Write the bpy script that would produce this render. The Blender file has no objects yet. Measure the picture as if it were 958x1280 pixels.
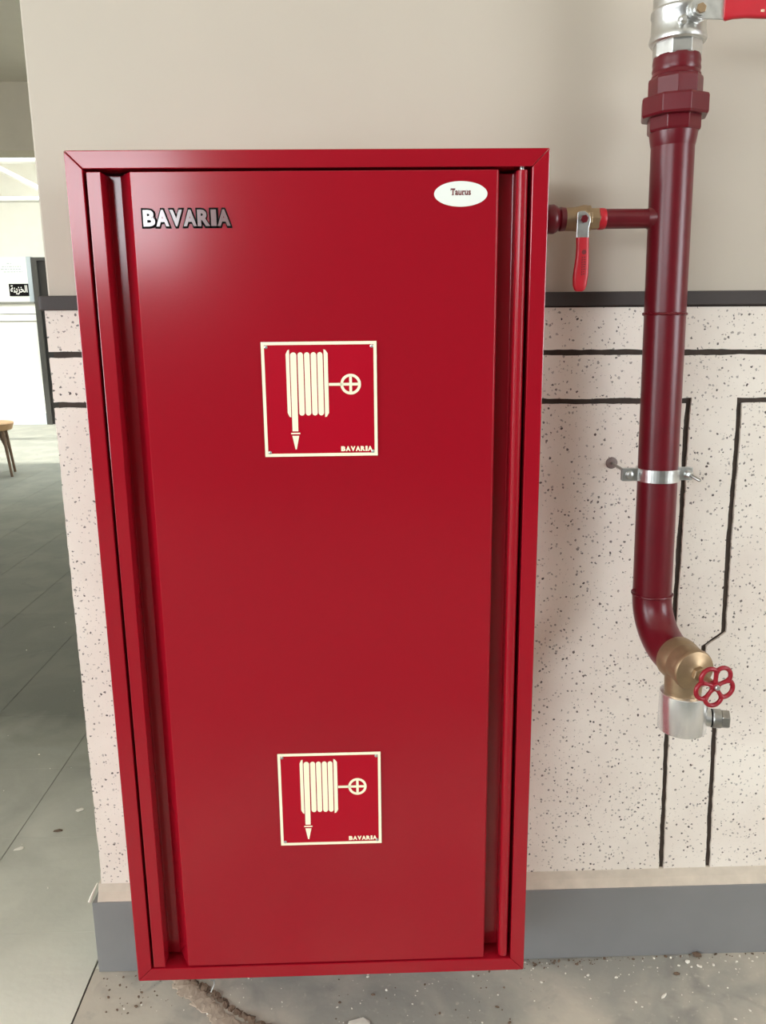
import bpy, bmesh, math, random
from mathutils import Vector, Matrix
random.seed(7)
scene = bpy.context.scene
COL = scene.collection

# ------------------------------------------------------------------ camera
FPX = 1020.0
cam_d = bpy.data.cameras.new('camera')
cam_d.sensor_fit = 'VERTICAL'
cam_d.sensor_height = 36.0
cam_d.sensor_width = 36.0
cam_d.lens = FPX / 1280.0 * 36.0
cam_d.clip_start = 0.02
cam = bpy.data.objects.new('camera', cam_d)
COL.objects.link(cam)
_r = Vector((0.9996, -0.0276, -0.0106)).normalized()
_f = Vector((0.0246, 0.9749, -0.2214)).normalized()
_u = _r.cross(_f).normalized()
_r = _f.cross(_u).normalized()
_m = Matrix((( _r.x, _u.x, -_f.x, 0.0798), (_r.y, _u.y, -_f.y, -1.4434), (_r.z, _u.z, -_f.z, 1.4937), (0, 0, 0, 1)))
cam.matrix_world = _m
scene.camera = cam

# ------------------------------------------------------------------ daylight
SKY = 13.0
world = bpy.data.worlds.new('overcast_sky')
scene.world = world
world.use_nodes = True
wb = world.node_tree.nodes['Background']
wb.inputs[0].default_value = (0.89, 0.955, 1.0, 1)
wb.inputs[1].default_value = SKY

sun_d = bpy.data.lights.new('sun', 'SUN')
sun_d.energy = 12.0
sun_d.angle = math.radians(3.0)
sun_d.color = (1.0, 0.97, 0.90)
sun = bpy.data.objects.new('sun', sun_d)
sun.rotation_euler = (math.radians(20.0), 0, math.radians(3.0))   # comes from behind the camera, 70 degrees high
COL.objects.link(sun)

# room layout (metres, floor at z = 0, cabinet front at y = 0)
ROOM_X0, ROOM_X1 = -6.6, 3.6
ROOM_Y0, ROOM_Y1 = -6.0, 12.3
CEIL = 3.50
WINS_BACK = [(-6.2, -1.45, 2.02, 3.30)]
WIN_RIGHT = (-3.5, -1.5, 1.0, 2.8)
WIN_LEFT = (-5.2, -1.3, 0.12, 3.1)
SKYLIGHT = (6.3, 10.5, 4.6)      # gap left in the added court roof: y from, y to, height

def portal(name, loc, rot, sx, sy):
    d = bpy.data.lights.new(name, 'AREA')
    d.shape = 'RECTANGLE'; d.size = sx; d.size_y = sy
    d.cycles.is_portal = True
    o = bpy.data.objects.new(name, d)
    o.location = loc; o.rotation_euler = rot
    COL.objects.link(o)
for (a, b, c, d_) in WINS_BACK:
    portal('window_portal', ((a + b) / 2, ROOM_Y0 - 0.1, (c + d_) / 2), (math.radians(90), 0, 0), b - a, d_ - c)
portal('window_portal', (ROOM_X1 + 0.1, (WIN_RIGHT[0] + WIN_RIGHT[1]) / 2, (WIN_RIGHT[2] + WIN_RIGHT[3]) / 2),
       (math.radians(90), 0, math.radians(90)), WIN_RIGHT[1] - WIN_RIGHT[0], WIN_RIGHT[3] - WIN_RIGHT[2])
portal('window_portal', (ROOM_X0 - 0.1, (WIN_LEFT[0] + WIN_LEFT[1]) / 2, (WIN_LEFT[2] + WIN_LEFT[3]) / 2),
       (math.radians(90), 0, math.radians(-90)), WIN_LEFT[1] - WIN_LEFT[0], WIN_LEFT[3] - WIN_LEFT[2])
portal('court_portal', ((ROOM_X0 + ROOM_X1) / 2, (SKYLIGHT[0] + SKYLIGHT[1]) / 2, SKYLIGHT[2] + 0.1), (0, 0, 0), ROOM_X1 - ROOM_X0, SKYLIGHT[1] - SKYLIGHT[0])

vs = scene.view_settings
vs.view_transform = 'Standard'
vs.look = 'None'
vs.gamma = 1.0
vs.use_curve_mapping = False
vs.exposure = -0.11
scene.cycles.use_denoising = True
scene.cycles.max_bounces = 10
scene.cycles.diffuse_bounces = 6
scene.cycles.sample_clamp_indirect = 6.0

# ------------------------------------------------------------------ materials
def srgb(r, g, b):
    def c(v):
        v /= 255.0
        return v / 12.92 if v <= 0.04045 else ((v + 0.055) / 1.055) ** 2.4
    return (c(r), c(g), c(b), 1.0)

MATS = {}
def mat(name, color, rough=0.5, metal=0.0, var=0.0, vscale=6.0, bump=0.0, bscale=40.0, coat=0.0, spec=0.5, coat_rough=0.1):
    m = bpy.data.materials.new(name); m.use_nodes = True
    nt = m.node_tree; N = nt.nodes; L = nt.links
    p = N['Principled BSDF']
    p.inputs['Roughness'].default_value = rough
    p.inputs['Metallic'].default_value = metal
    p.inputs['Specular IOR Level'].default_value = spec
    p.inputs['Coat Weight'].default_value = coat
    p.inputs['Coat Roughness'].default_value = coat_rough
    tc = N.new('ShaderNodeTexCoord')
    nz = N.new('ShaderNodeTexNoise'); nz.inputs['Scale'].default_value = vscale; nz.inputs['Detail'].default_value = 5
    L.new(tc.outputs['Object'], nz.inputs['Vector'])
    rp = N.new('ShaderNodeValToRGB')
    c = color
    rp.color_ramp.elements[0].position = 0.3; rp.color_ramp.elements[1].position = 0.7
    rp.color_ramp.elements[0].color = (c[0] * (1 - var), c[1] * (1 - var), c[2] * (1 - var), 1)
    rp.color_ramp.elements[1].color = (min(1, c[0] * (1 + var)), min(1, c[1] * (1 + var)), min(1, c[2] * (1 + var)), 1)
    L.new(nz.outputs['Fac'], rp.inputs['Fac'])
    L.new(rp.outputs['Color'], p.inputs['Base Color'])
    if bump:
        nb = N.new('ShaderNodeTexNoise'); nb.inputs['Scale'].default_value = bscale; nb.inputs['Detail'].default_value = 3
        L.new(tc.outputs['Object'], nb.inputs['Vector'])
        bn = N.new('ShaderNodeBump'); bn.inputs['Strength'].default_value = bump; bn.inputs['Distance'].default_value = 0.002
        L.new(nb.outputs['Fac'], bn.inputs['Height'])
        L.new(bn.outputs['Normal'], p.inputs['Normal'])
    MATS[name] = m
    return m

def terrazzo(name):
    m = bpy.data.materials.new(name); m.use_nodes = True
    nt = m.node_tree; N = nt.nodes; L = nt.links
    p = N['Principled BSDF']; p.inputs['Roughness'].default_value = 0.55
    tc = N.new('ShaderNodeTexCoord')
    def mixc(fac, a, b):
        mx = N.new('ShaderNodeMix'); mx.data_type = 'RGBA'
        L.new(fac, mx.inputs['Factor'])
        for s, v in ((mx.inputs['A'], a), (mx.inputs['B'], b)):
            if isinstance(v, tuple): s.default_value = v
            else: L.new(v, s)
        return mx.outputs['Result']
    nz = N.new('ShaderNodeTexNoise'); nz.inputs['Scale'].default_value = 5; nz.inputs['Detail'].default_value = 6
    L.new(tc.outputs['Object'], nz.inputs['Vector'])
    r0 = N.new('ShaderNodeMapRange'); r0.inputs['From Min'].default_value = 0.35; r0.inputs['From Max'].default_value = 0.7
    L.new(nz.outputs['Fac'], r0.inputs['Value'])
    col = mixc(r0.outputs['Result'], srgb(240, 231, 220), srgb(227, 215, 204))
    # stone chips: three sizes, each chip its own grey-brown
    for sc, thr, rad, c1 in ((70, 0.30, 0.26, srgb(78, 64, 60)), (130, 0.38, 0.34, srgb(70, 60, 57)), (230, 0.36, 0.42, srgb(132, 114, 106))):
        dn = N.new('ShaderNodeTexNoise'); dn.inputs['Scale'].default_value = sc * 2.2
        L.new(tc.outputs['Object'], dn.inputs['Vector'])
        ad = N.new('ShaderNodeVectorMath'); ad.operation = 'MULTIPLY_ADD'
        ad.inputs[1].default_value = (0.006, 0.006, 0.006)
        L.new(dn.outputs['Color'], ad.inputs[0]); L.new(tc.outputs['Object'], ad.inputs[2])
        v = N.new('ShaderNodeTexVoronoi'); v.inputs['Scale'].default_value = sc
        L.new(ad.outputs['Vector'], v.inputs['Vector'])
        sx = N.new('ShaderNodeSeparateColor'); L.new(v.outputs['Color'], sx.inputs['Color'])
        pick = N.new('ShaderNodeMath'); pick.operation = 'LESS_THAN'; pick.inputs[1].default_value = thr
        L.new(sx.outputs['Red'], pick.inputs[0])
        # chip radius varies
        rr = N.new('ShaderNodeMath'); rr.operation = 'MULTIPLY'; rr.inputs[1].default_value = rad
        L.new(sx.outputs['Green'], rr.inputs[0])
        mr = N.new('ShaderNodeMath'); mr.operation = 'LESS_THAN'
        L.new(v.outputs['Distance'], mr.inputs[0]); L.new(rr.outputs['Value'], mr.inputs[1])
        fa = N.new('ShaderNodeMath'); fa.operation = 'MULTIPLY'
        L.new(pick.outputs[0], fa.inputs[0]); L.new(mr.outputs[0], fa.inputs[1])
        fb = N.new('ShaderNodeMath'); fb.operation = 'MULTIPLY'
        ra = N.new('ShaderNodeMapRange'); ra.inputs['To Min'].default_value = 0.35; ra.inputs['To Max'].default_value = 1.0
        L.new(sx.outputs['Blue'], ra.inputs['Value'])
        L.new(fa.outputs[0], fb.inputs[0]); L.new(ra.outputs['Result'], fb.inputs[1])
        col = mixc(fb.outputs[0], col, c1)
    L.new(col, p.inputs['Base Color'])
    bn = N.new('ShaderNodeBump'); bn.inputs['Strength'].default_value = 0.25; bn.inputs['Distance'].default_value = 0.002
    n2 = N.new('ShaderNodeTexNoise'); n2.inputs['Scale'].default_value = 90
    L.new(tc.outputs['Object'], n2.inputs['Vector']); L.new(n2.outputs['Fac'], bn.inputs['Height'])
    L.new(bn.outputs['Normal'], p.inputs['Normal'])
    MATS[name] = m
    return m

def cement(name, base, dust, dark, rough=0.55, dust_lift=None):
    """dusty floor: grey base, pale dust drifts, darker scuffs"""
    m = bpy.data.materials.new(name); m.use_nodes = True
    nt = m.node_tree; N = nt.nodes; L = nt.links
    p = N['Principled BSDF']; p.inputs['Roughness'].default_value = rough
    tc = N.new('ShaderNodeTexCoord')
    geo = N.new('ShaderNodeNewGeometry')
    def noise(scale, detail, dist=0.0):
        n = N.new('ShaderNodeTexNoise'); n.inputs['Scale'].default_value = scale; n.inputs['Detail'].default_value = detail
        n.inputs['Distortion'].default_value = dist
        L.new(geo.outputs['Position'], n.inputs['Vector']); return n.outputs['Fac']
    def ramp(f, lo, hi):
        r = N.new('ShaderNodeMapRange'); r.inputs['From Min'].default_value = lo; r.inputs['From Max'].default_value = hi
        L.new(f, r.inputs['Value']); return r.outputs['Result']
    def mixc(fac, a, b):
        mx = N.new('ShaderNodeMix'); mx.data_type = 'RGBA'; L.new(fac, mx.inputs['Factor'])
        for s, v in ((mx.inputs['A'], a), (mx.inputs['B'], b)):
            if isinstance(v, tuple): s.default_value = v
            else: L.new(v, s)
        return mx.outputs['Result']
    c = mixc(ramp(noise(3.2, 6, 0.6), 0.42, 0.62), base, dust)
    c = mixc(ramp(noise(7.0, 7, 1.0), 0.56, 0.78), c, dark)
    c = mixc(ramp(noise(60.0, 4), 0.62, 0.80), c, dust)
    if dust_lift:
        # pale dust near the wall, also lightened to stand for stronger light there
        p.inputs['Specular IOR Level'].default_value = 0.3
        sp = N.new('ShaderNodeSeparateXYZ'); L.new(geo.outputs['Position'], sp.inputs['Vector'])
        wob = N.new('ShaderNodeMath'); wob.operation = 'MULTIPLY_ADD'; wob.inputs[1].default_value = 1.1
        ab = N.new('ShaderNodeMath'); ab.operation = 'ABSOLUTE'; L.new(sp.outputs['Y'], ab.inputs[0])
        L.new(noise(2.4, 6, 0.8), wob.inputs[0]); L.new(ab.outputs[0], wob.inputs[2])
        c = mixc(ramp(wob.outputs[0], 2.1, 0.45), c, dust_lift)
    L.new(c, p.inputs['Base Color'])
    bn = N.new('ShaderNodeBump'); bn.inputs['Strength'].default_value = 0.25; bn.inputs['Distance'].default_value = 0.003
    L.new(noise(45, 6), bn.inputs['Height']); L.new(bn.outputs['Normal'], p.inputs['Normal'])
    MATS[name] = m
    return m

RED = mat('red_enamel', (0.315, 0.0045, 0.014, 1), rough=0.16, coat=0.0, spec=0.58, coat_rough=0.14, var=0.02, vscale=3, bump=0.02, bscale=9)
REDPIPE = mat('maroon_pipe_paint', (0.120, 0.0040, 0.010, 1), rough=0.31, coat=0.0, spec=0.45, var=0.06, vscale=30, bump=0.08, bscale=60)
REDHANDLE = mat('red_vinyl', (0.50, 0.010, 0.022, 1), rough=0.38, var=0.04, vscale=40)
REDWHEEL = mat('red_cast_paint', (0.30, 0.008, 0.020, 1), rough=0.35, var=0.08, vscale=60, bump=0.1, bscale=90)
SIGNRED = mat('sign_red_print', (0.40, 0.003, 0.016, 1), rough=0.25, spec=0.3, var=0.01)
CREAM = mat('luminous_cream_print', srgb(250, 245, 212), rough=0.45, var=0.01)
STICKER = mat('white_sticker', srgb(235, 238, 230), rough=0.35, var=0.01)
INK_RED = mat('dark_red_ink', srgb(110, 25, 32), rough=0.5)
CHROME = mat('chrome', (0.86, 0.86, 0.86, 1), rough=0.07, metal=1.0, var=0.0)
ALU = mat('bright_aluminium', (0.92, 0.92, 0.93, 1), rough=0.24, metal=0.9, var=0.0)
BADGE = mat('smoked_chrome', (0.20, 0.115, 0.115, 1), rough=0.14, var=0.0)
BADGE.node_tree.nodes['Principled BSDF'].inputs['IOR'].default_value = 2.0
SATIN = mat('satin_nickel', (0.66, 0.66, 0.64, 1), rough=0.34, metal=1.0, var=0.06, vscale=50, bump=0.15, bscale=120)
PLUG = mat('grey_plug', srgb(128, 112, 106), rough=0.6)
ZINC = mat('zinc_plate', (0.68, 0.69, 0.68, 1), rough=0.32, metal=1.0, var=0.12, vscale=70, bump=0.12, bscale=110)
STEEL = mat('dull_steel', (0.42, 0.41, 0.39, 1), rough=0.36, metal=1.0, var=0.15, vscale=60)
BRASS = mat('brass', (0.35, 0.245, 0.145, 1), rough=0.42, metal=0.75, var=0.12, vscale=45, bump=0.15, bscale=140)
BLACK = mat('black_plastic', srgb(20, 18, 18), rough=0.8, spec=0.08)
DARKBAND = mat('charcoal_band', srgb(58, 50, 47), rough=0.6, var=0.10, vscale=14, bump=0.15, bscale=30)
GROOVE = mat('groove_paint', srgb(62, 50, 42), rough=0.8, var=0.2, vscale=60)
PAINT = mat('cream_wall_paint', srgb(195, 184, 169), rough=0.6, var=0.03, vscale=2.2, bump=0.12, bscale=25)
WHITE = mat('white_paint', srgb(238, 238, 232), rough=0.6, var=0.02)
CEILM = mat('ceiling_paint', srgb(236, 229, 215), rough=0.8, var=0.02)
BEAMM = mat('taupe_beam_paint', srgb(198, 189, 170), rough=0.8, var=0.03)
BACKM = mat('brown_wall_paint', srgb(78, 68, 60), rough=0.7, var=0.04)
BASEM = mat('grey_base_tile', srgb(128, 127, 127), rough=0.40, var=0.04, vscale=8)
SMEAR = mat('beige_mortar', srgb(178, 160, 142), rough=0.9, var=0.12, vscale=50, bump=0.5, bscale=80)
PLASTER = mat('rough_plaster', srgb(202, 189, 173), rough=0.85, var=0.08, vscale=30, bump=0.5, bscale=60)
CHIP = mat('plaster_chip', srgb(232, 226, 214), rough=0.9, var=0.05, vscale=80)
DIRT = mat('brown_dirt', srgb(112, 92, 76), rough=0.95, var=0.25, vscale=60, bump=0.6, bscale=90)
WOOD = mat('light_wood', srgb(176, 140, 100), rough=0.5, var=0.12, vscale=18)
DARKWOOD = mat('brown_wood', srgb(104, 82, 62), rough=0.5, var=0.12, vscale=18)
GREYTRIM = mat('grey_trim', srgb(120, 120, 112), rough=0.6)
PALEBLUE = mat('pale_blue_grey', srgb(176, 186, 192), rough=0.5)
DARKDOOR = mat('black_door_leaf', srgb(26, 24, 22), rough=0.35)
FRAMEM = mat('black_metal_frame', srgb(58, 57, 54), rough=0.4)
TERR = terrazzo('pink_terrazzo')
TILE = cement('grey_floor_tile', srgb(104, 105, 96), srgb(114, 114, 104), srgb(97, 98, 91), rough=0.7, dust_lift=srgb(232, 229, 216))
SCREED = cement('dusty_screed', srgb(158, 155, 146), srgb(196, 187, 172), srgb(132, 129, 124), rough=0.75)
GROUT = mat('floor_grout', srgb(96, 92, 86), rough=0.9, var=0.15, vscale=30)

# ------------------------------------------------------------------ helpers
ROOTLOC = {}
def tag(o, label=None, cat=None, group=None, kind=None):
    if label: o['label'] = label
    if cat: o['category'] = cat
    if group: o['group'] = group
    if kind: o['kind'] = kind
    return o

def thing(name, label, cat, loc, group=None):
    o = bpy.data.objects.new(name, None)
    o.empty_display_size = 0.05
    o.location = loc
    COL.objects.link(o)
    ROOTLOC[o] = Vector(loc)
    return tag(o, label, cat, group)

def smooth_mesh(me, ang=35):
    me.shade_smooth()
    try:
        me.set_sharp_from_angle(angle=math.radians(ang))
    except Exception:
        pass

def obj(name, bm, material, parent=None, loc=None, smooth=False, bevel=0.0, seg=2):
    """bm in world coordinates -> one mesh object (origin at the root's base or loc)"""
    bmesh.ops.recalc_face_normals(bm, faces=bm.faces)
    off = Vector((0, 0, 0))
    if parent is not None and parent in ROOTLOC: off = ROOTLOC[parent]
    elif loc is not None: off = Vector(loc)
    if off.length: bmesh.ops.translate(bm, verts=bm.verts, vec=-off)
    me = bpy.data.meshes.new(name)
    bm.to_mesh(me); bm.free()
    me.materials.append(material)
    if smooth: smooth_mesh(me)
    o = bpy.data.objects.new(name, me)
    COL.objects.link(o)
    if parent is not None:
        o.parent = parent
        ROOTLOC[o] = off
    else:
        o.location = off
        ROOTLOC[o] = off
    if bevel:
        md = o.modifiers.new('bevel', 'BEVEL'); md.width = bevel; md.segments = seg; md.limit_method = 'ANGLE'
        md.angle_limit = math.radians(30)
    return o

def B(): return bmesh.new()

def box(bm, x0, x1, y0, y1, z0, z1):
    v = [bm.verts.new(p) for p in ((x0, y0, z0), (x1, y0, z0), (x1, y1, z0), (x0, y1, z0), (x0, y0, z1), (x1, y0, z1), (x1, y1, z1), (x0, y1, z1))]
    for f in ((0, 3, 2, 1), (4, 5, 6, 7), (0, 1, 5, 4), (1, 2, 6, 5), (2, 3, 7, 6), (3, 0, 4, 7)):
        bm.faces.new([v[i] for i in f])
    return bm

def frame_of(axis, up=(0, 0, 1)):
    a = Vector(axis).normalized()
    u = Vector(up)
    if abs(a.dot(u)) > 0.98: u = Vector((1, 0, 0))
    e1 = u.cross(a).normalized(); e2 = a.cross(e1).normalized()
    return e1, e2, a

def prism(bm, pts2, origin, e1, e2, n, depth):
    """polygon in plane (e1,e2) at origin, extruded by depth along n"""
    o = Vector(origin); e1 = Vector(e1); e2 = Vector(e2); n = Vector(n)
    a = [bm.verts.new(o + e1 * p[0] + e2 * p[1]) for p in pts2]
    b = [bm.verts.new(o + e1 * p[0] + e2 * p[1] + n * depth) for p in pts2]
    bm.faces.new(a); bm.faces.new(list(reversed(b)))
    k = len(a)
    for i in range(k):
        bm.faces.new((a[i], b[i], b[(i + 1) % k], a[(i + 1) % k]))
    return bm

def lathe(bm, base, axis, prof, seg=40, up=(0, 0, 1), cap=True):
    """prof: [(distance along the axis, radius)]"""
    e1, e2, a = frame_of(axis, up); base = Vector(base)
    rings = []
    for (h, r) in prof:
        rings.append([bm.verts.new(base + a * h + (e1 * math.cos(2 * math.pi * i / seg) + e2 * math.sin(2 * math.pi * i / seg)) * max(r, 1e-5)) for i in range(seg)])
    for q in range(len(rings) - 1):
        for i in range(seg):
            j = (i + 1) % seg
            bm.faces.new((rings[q][i], rings[q][j], rings[q + 1][j], rings[q + 1][i]))
    if cap:
        bm.faces.new(list(reversed(rings[0]))); bm.faces.new(rings[-1])
    return bm

def ngon_prism(bm, base, axis, r, length, n=6, rot=0.0, up=(0, 0, 1), chamfer=0.0):
    e1, e2, a = frame_of(axis, up)
    base = Vector(base)
    prof = [(0, r), (length, r)] if not chamfer else [(0, r * (1 - chamfer)), (length * 0.12, r), (length * 0.88, r), (length, r * (1 - chamfer))]
    rings = []
    for (h, rr) in prof:
        rings.append([bm.verts.new(base + a * h + (e1 * math.cos(rot + 2 * math.pi * i / n) + e2 * math.sin(rot + 2 * math.pi * i / n)) * rr) for i in range(n)])
    for q in range(len(rings) - 1):
        for i in range(n):
            bm.faces.new((rings[q][i], rings[q][(i + 1) % n], rings[q + 1][(i + 1) % n], rings[q + 1][i]))
    bm.faces.new(list(reversed(rings[0]))); bm.faces.new(rings[-1])
    return bm

def tube(bm, pts, rad, seg=24, closed=False, cap=True):
    """swept tube along points, rad float or list"""
    pts = [Vector(p) for p in pts]
    n = len(pts)
    rads = rad if isinstance(rad, (list, tuple)) else [rad] * n
    tans = []
    for i in range(n):
        if closed: t = pts[(i + 1) % n] - pts[i - 1]
        else: t = pts[min(i + 1, n - 1)] - pts[max(i - 1, 0)]
        tans.append(t.normalized())
    e1, e2, _ = frame_of(tans[0])
    rings = []
    for i in range(n):
        t = tans[i]
        e1 = (e1 - t * e1.dot(t)).normalized(); e2 = t.cross(e1).normalized()
        rings.append([bm.verts.new(pts[i] + (e1 * math.cos(2 * math.pi * k / seg) + e2 * math.sin(2 * math.pi * k / seg)) * rads[i]) for k in range(seg)])
    m = n if closed else n - 1
    for i in range(m):
        a = rings[i]; b = rings[(i + 1) % n]
        for k in range(seg):
            bm.faces.new((a[k], a[(k + 1) % seg], b[(k + 1) % seg], b[k]))
    if cap and not closed:
        bm.faces.new(list(reversed(rings[0]))); bm.faces.new(rings[-1])
    return bm

def jitter_poly(pts, step=0.012, amp=0.0009, rnd=None, smooth_edges=()):
    """subdivide a polygon's edges and roughen them; edges in smooth_edges stay straight"""
    rnd = rnd or random
    out = []
    n = len(pts)
    for i in range(n):
        a = Vector(pts[i]); b = Vector(pts[(i + 1) % n])
        out.append((a.x, a.y))
        if i in smooth_edges: continue
        L = (b - a).length
        k = max(1, int(L / step))
        nrm = Vector((-(b - a).y, (b - a).x)).normalized()
        w = 0.0
        for q in range(1, k):
            w = 0.6 * w + rnd.uniform(-amp, amp)
            p = a + (b - a) * (q / k) + nrm * w
            out.append((p.x, p.y))
    return out

def text_bm(body, offset=0.0, spacing=1.0):
    """flat filled letters in the xy plane, built from the built-in font"""
    cu = bpy.data.curves.new('lettering', 'FONT')
    cu.body = body; cu.offset = offset; cu.space_character = spacing
    cu.resolution_u = 3
    to = bpy.data.objects.new('lettering', cu)
    COL.objects.link(to)
    bpy.context.view_layer.update()
    dg = bpy.context.evaluated_depsgraph_get()
    me = bpy.data.meshes.new_from_object(to.evaluated_get(dg))
    bm = bmesh.new(); bm.from_mesh(me)
    bpy.data.objects.remove(to); bpy.data.curves.remove(cu); bpy.data.meshes.remove(me)
    return bm

def place_text(bm, x0, x1, z0, z1, y, depth=0.0006):
    """fit flat letters into the x/z rectangle on a plane facing -y"""
    xs = [v.co.x for v in bm.verts]; ys = [v.co.y for v in bm.verts]
    ax, bx_, ay, by = min(xs), max(xs), min(ys), max(ys)
    for v in bm.verts:
        v.co = Vector((x0 + (v.co.x - ax) / (bx_ - ax) * (x1 - x0), y, z0 + (v.co.y - ay) / max(by - ay, 1e-6) * (z1 - z0)))
    for f in bm.faces: f.smooth = False
    r = bmesh.ops.extrude_face_region(bm, geom=list(bm.faces))
    for g in r['geom']:
        if isinstance(g, bmesh.types.BMVert): g.co.y -= depth
    return bm

def struct(name, bm, m, label, parent=None, bevel=0.0, smooth=False):
    o = obj(name, bm, m, parent, bevel=bevel, smooth=smooth)
    if parent is None:
        tag(o, label, kind='structure')
    return o

# ------------------------------------------------------------------ structure
WY = 0.25            # face of the terrazzo dado
WX0 = -0.543         # free end of the wall
PY = WY + 0.010      # face of the painted wall

# floor slab (grout level), tiles, screed
b = box(B(), ROOM_X0 - 1, ROOM_X1 + 0.3, ROOM_Y0 - 0.4, ROOM_Y1 + 0.5, -0.20, -0.004)
floor = struct('floor', b, GROUT, 'grey tiled floor with a dusty screed patch before the wall')
T = 0.403
tile_me = None
skipped = []
rows0 = 0.366
def left_lim(y): return -0.985 - 0.425 * (y - 0.66)
def right_lim(y): return WX0 - 0.368 * (y - 0.25)
for j in range(-5, 21):
    y0 = rows0 + j * T
    for i in range(0, 14):
        x1 = -0.583 - i * T; x0 = x1 - T
        yy = y0 + T / 2
        if y0 > 8.6 or x1 < left_lim(max(yy, 0.0)) - 0.75 or (yy > 0.7 and x0 > right_lim(yy) + 0.45):
            skipped.append((x0, x1, y0, y0 + T)); continue
        if tile_me is None:
            b = box(B(), 0.0012, T - 0.0012, 0.0004, T - 0.0004, -0.006, 0.0)
            bmesh.ops.recalc_face_normals(b, faces=b.faces)
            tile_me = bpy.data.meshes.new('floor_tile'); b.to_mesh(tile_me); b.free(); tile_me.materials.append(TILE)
        o = bpy.data.objects.new('floor_tile', tile_me); COL.objects.link(o)
        o.parent = floor; o.location = (x0, y0, random.uniform(-0.0004, 0.0004))
# the rest of the floor, too far or out of sight to tell tiles apart
rest = B()
for (a, c, y0, y1) in skipped: box(rest, a, c, y0, y1, -0.006, -0.0005)
box(rest, -0.583 - 14 * T, -0.586, rows0 + 21 * T, ROOM_Y1, -0.006, -0.0005)
box(rest, ROOM_X0, -0.583 - 14 * T, ROOM_Y0, ROOM_Y1, -0.006, -0.0005)
box(rest, -0.583 - 14 * T, -0.586, ROOM_Y0, rows0 - 5 * T - 0.004, -0.006, -0.0005)
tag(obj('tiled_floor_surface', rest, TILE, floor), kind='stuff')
# screed in front of (and behind) the wall
b = B()
nx, ny = 60, 40
sx0, sx1, sy0, sy1 = -0.5795, ROOM_X1, -0.9, 0.24
vv = [[None] * (ny + 1) for _ in range(nx + 1)]
rs = random.Random(3)
for i in range(nx + 1):
    for j in range(ny + 1):
        x = sx0 + (sx1 - sx0) * (i / nx) ** 1.4; y = sy0 + (sy1 - sy0) * (1 - (1 - j / ny) ** 1.6)
        z = 0.0 if i == 0 else 0.0015 * math.sin(x * 7 + 1.3 * math.sin(y * 9)) + rs.uniform(-0.0006, 0.0006)
        vv[i][j] = b.verts.new((x, y, z))
for i in range(nx):
    for j in range(ny):
        b.faces.new((vv[i][j], vv[i + 1][j], vv[i + 1][j + 1], vv[i][j + 1]))
struct('screed', b, SCREED, None, parent=floor, smooth=True)
b = B(); box(b, -0.5795, ROOM_X1, ROOM_Y0, -0.9, -0.006, -0.0005); box(b, -0.5795, ROOM_X1, 0.24, ROOM_Y1, -0.006, -0.001)
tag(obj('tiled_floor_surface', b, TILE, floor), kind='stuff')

# main wall
b = box(B(), WX0, ROOM_X1, PY, 0.50, 0.0, CEIL)
wall = struct('wall_front', b, PAINT, 'cream painted wall above a pinkish terrazzo dado behind the red cabinet', bevel=0.004)
# dado: dark groove bed with proud terrazzo panels
b = box(B(), -0.5405, ROOM_X1, WY + 0.0055, 0.4995, 0.10, 1.535)
struct('groove_bed', b, GROOVE, None, parent=wall)
G = 0.0058
def lin(xa, za, xb, zb):
    return lambda x: za + (zb - za) * (x - xa) / (xb - xa)
l1 = lin(-0.55, 1.4455, 0.75, 1.4360)
l2 = lin(-0.55, 1.3440, 0.90, 1.3358)
bt = lin(-0.55, 1.5330, 0.58, 1.5275)
XR = ROOM_X1
XL = -0.5485
VL = [(0.7640, l2(0.764)), (0.7625, 1.305), (0.7655, 1.063), (0.7670, 0.858), (0.7690, 0.561), (0.7783, 0.20)]
VR = [(0.8710, l2(0.871)), (0.8722, 1.303), (0.8740, 1.061), (0.8796, 0.822), (0.8380, 0.790), (0.8380, 0.640), (0.8765, 0.612), (0.8785, 0.565), (0.8910, 0.20)]
def shift(poly, d): return [(p[0] + d, p[1]) for p in poly]
rj = random.Random(11)
def panel(pts, straight=()):
    b = B()
    pts = jitter_poly(pts, 0.010, 0.0008, rj, straight)
    prism(b, pts, (0, WY, 0), (1, 0, 0), (0, 0, 1), (0, 1, 0), 0.012)
    return struct('terrazzo_panel', b, TERR, None, parent=wall)
# top course
panel([(XL, l1(XL) + G), (XR, l1(XR) + G), (XR, bt(XR)), (XL, bt(XL))], (1, 2, 3))
# second course and the narrow strip running down from it
pts = [(XL, l2(XL) + G), (VL[0][0] + G, l2(0.764) + G)]
pts += [(p[0] + G, p[1]) for p in VL[1:]]
pts += [(p[0] - G, p[1]) for p in reversed(VR[1:])]
pts += [(VR[0][0] - G, l2(0.871) + G), (XR, l2(XR) + G), (XR, l1(XR) - G), (XL, l1(XL) - G)]
panel(pts)
# left field
pts = [(XL, 0.20)] + [(p[0] - G, p[1]) for p in reversed(VL[1:])] + [(VL[0][0] - G, l2(0.764) - G), (XL, l2(XL) - G)]
panel(pts, (0,))
# right field
pts = [(VR[-1][0] + G, 0.20), (XR, 0.20), (XR, l2(XR) - G), (VR[0][0] + G, l2(0.871) - G)] + [(p[0] + G, p[1]) for p in VR[1:-1]]
panel(pts, (0, 1))
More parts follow.
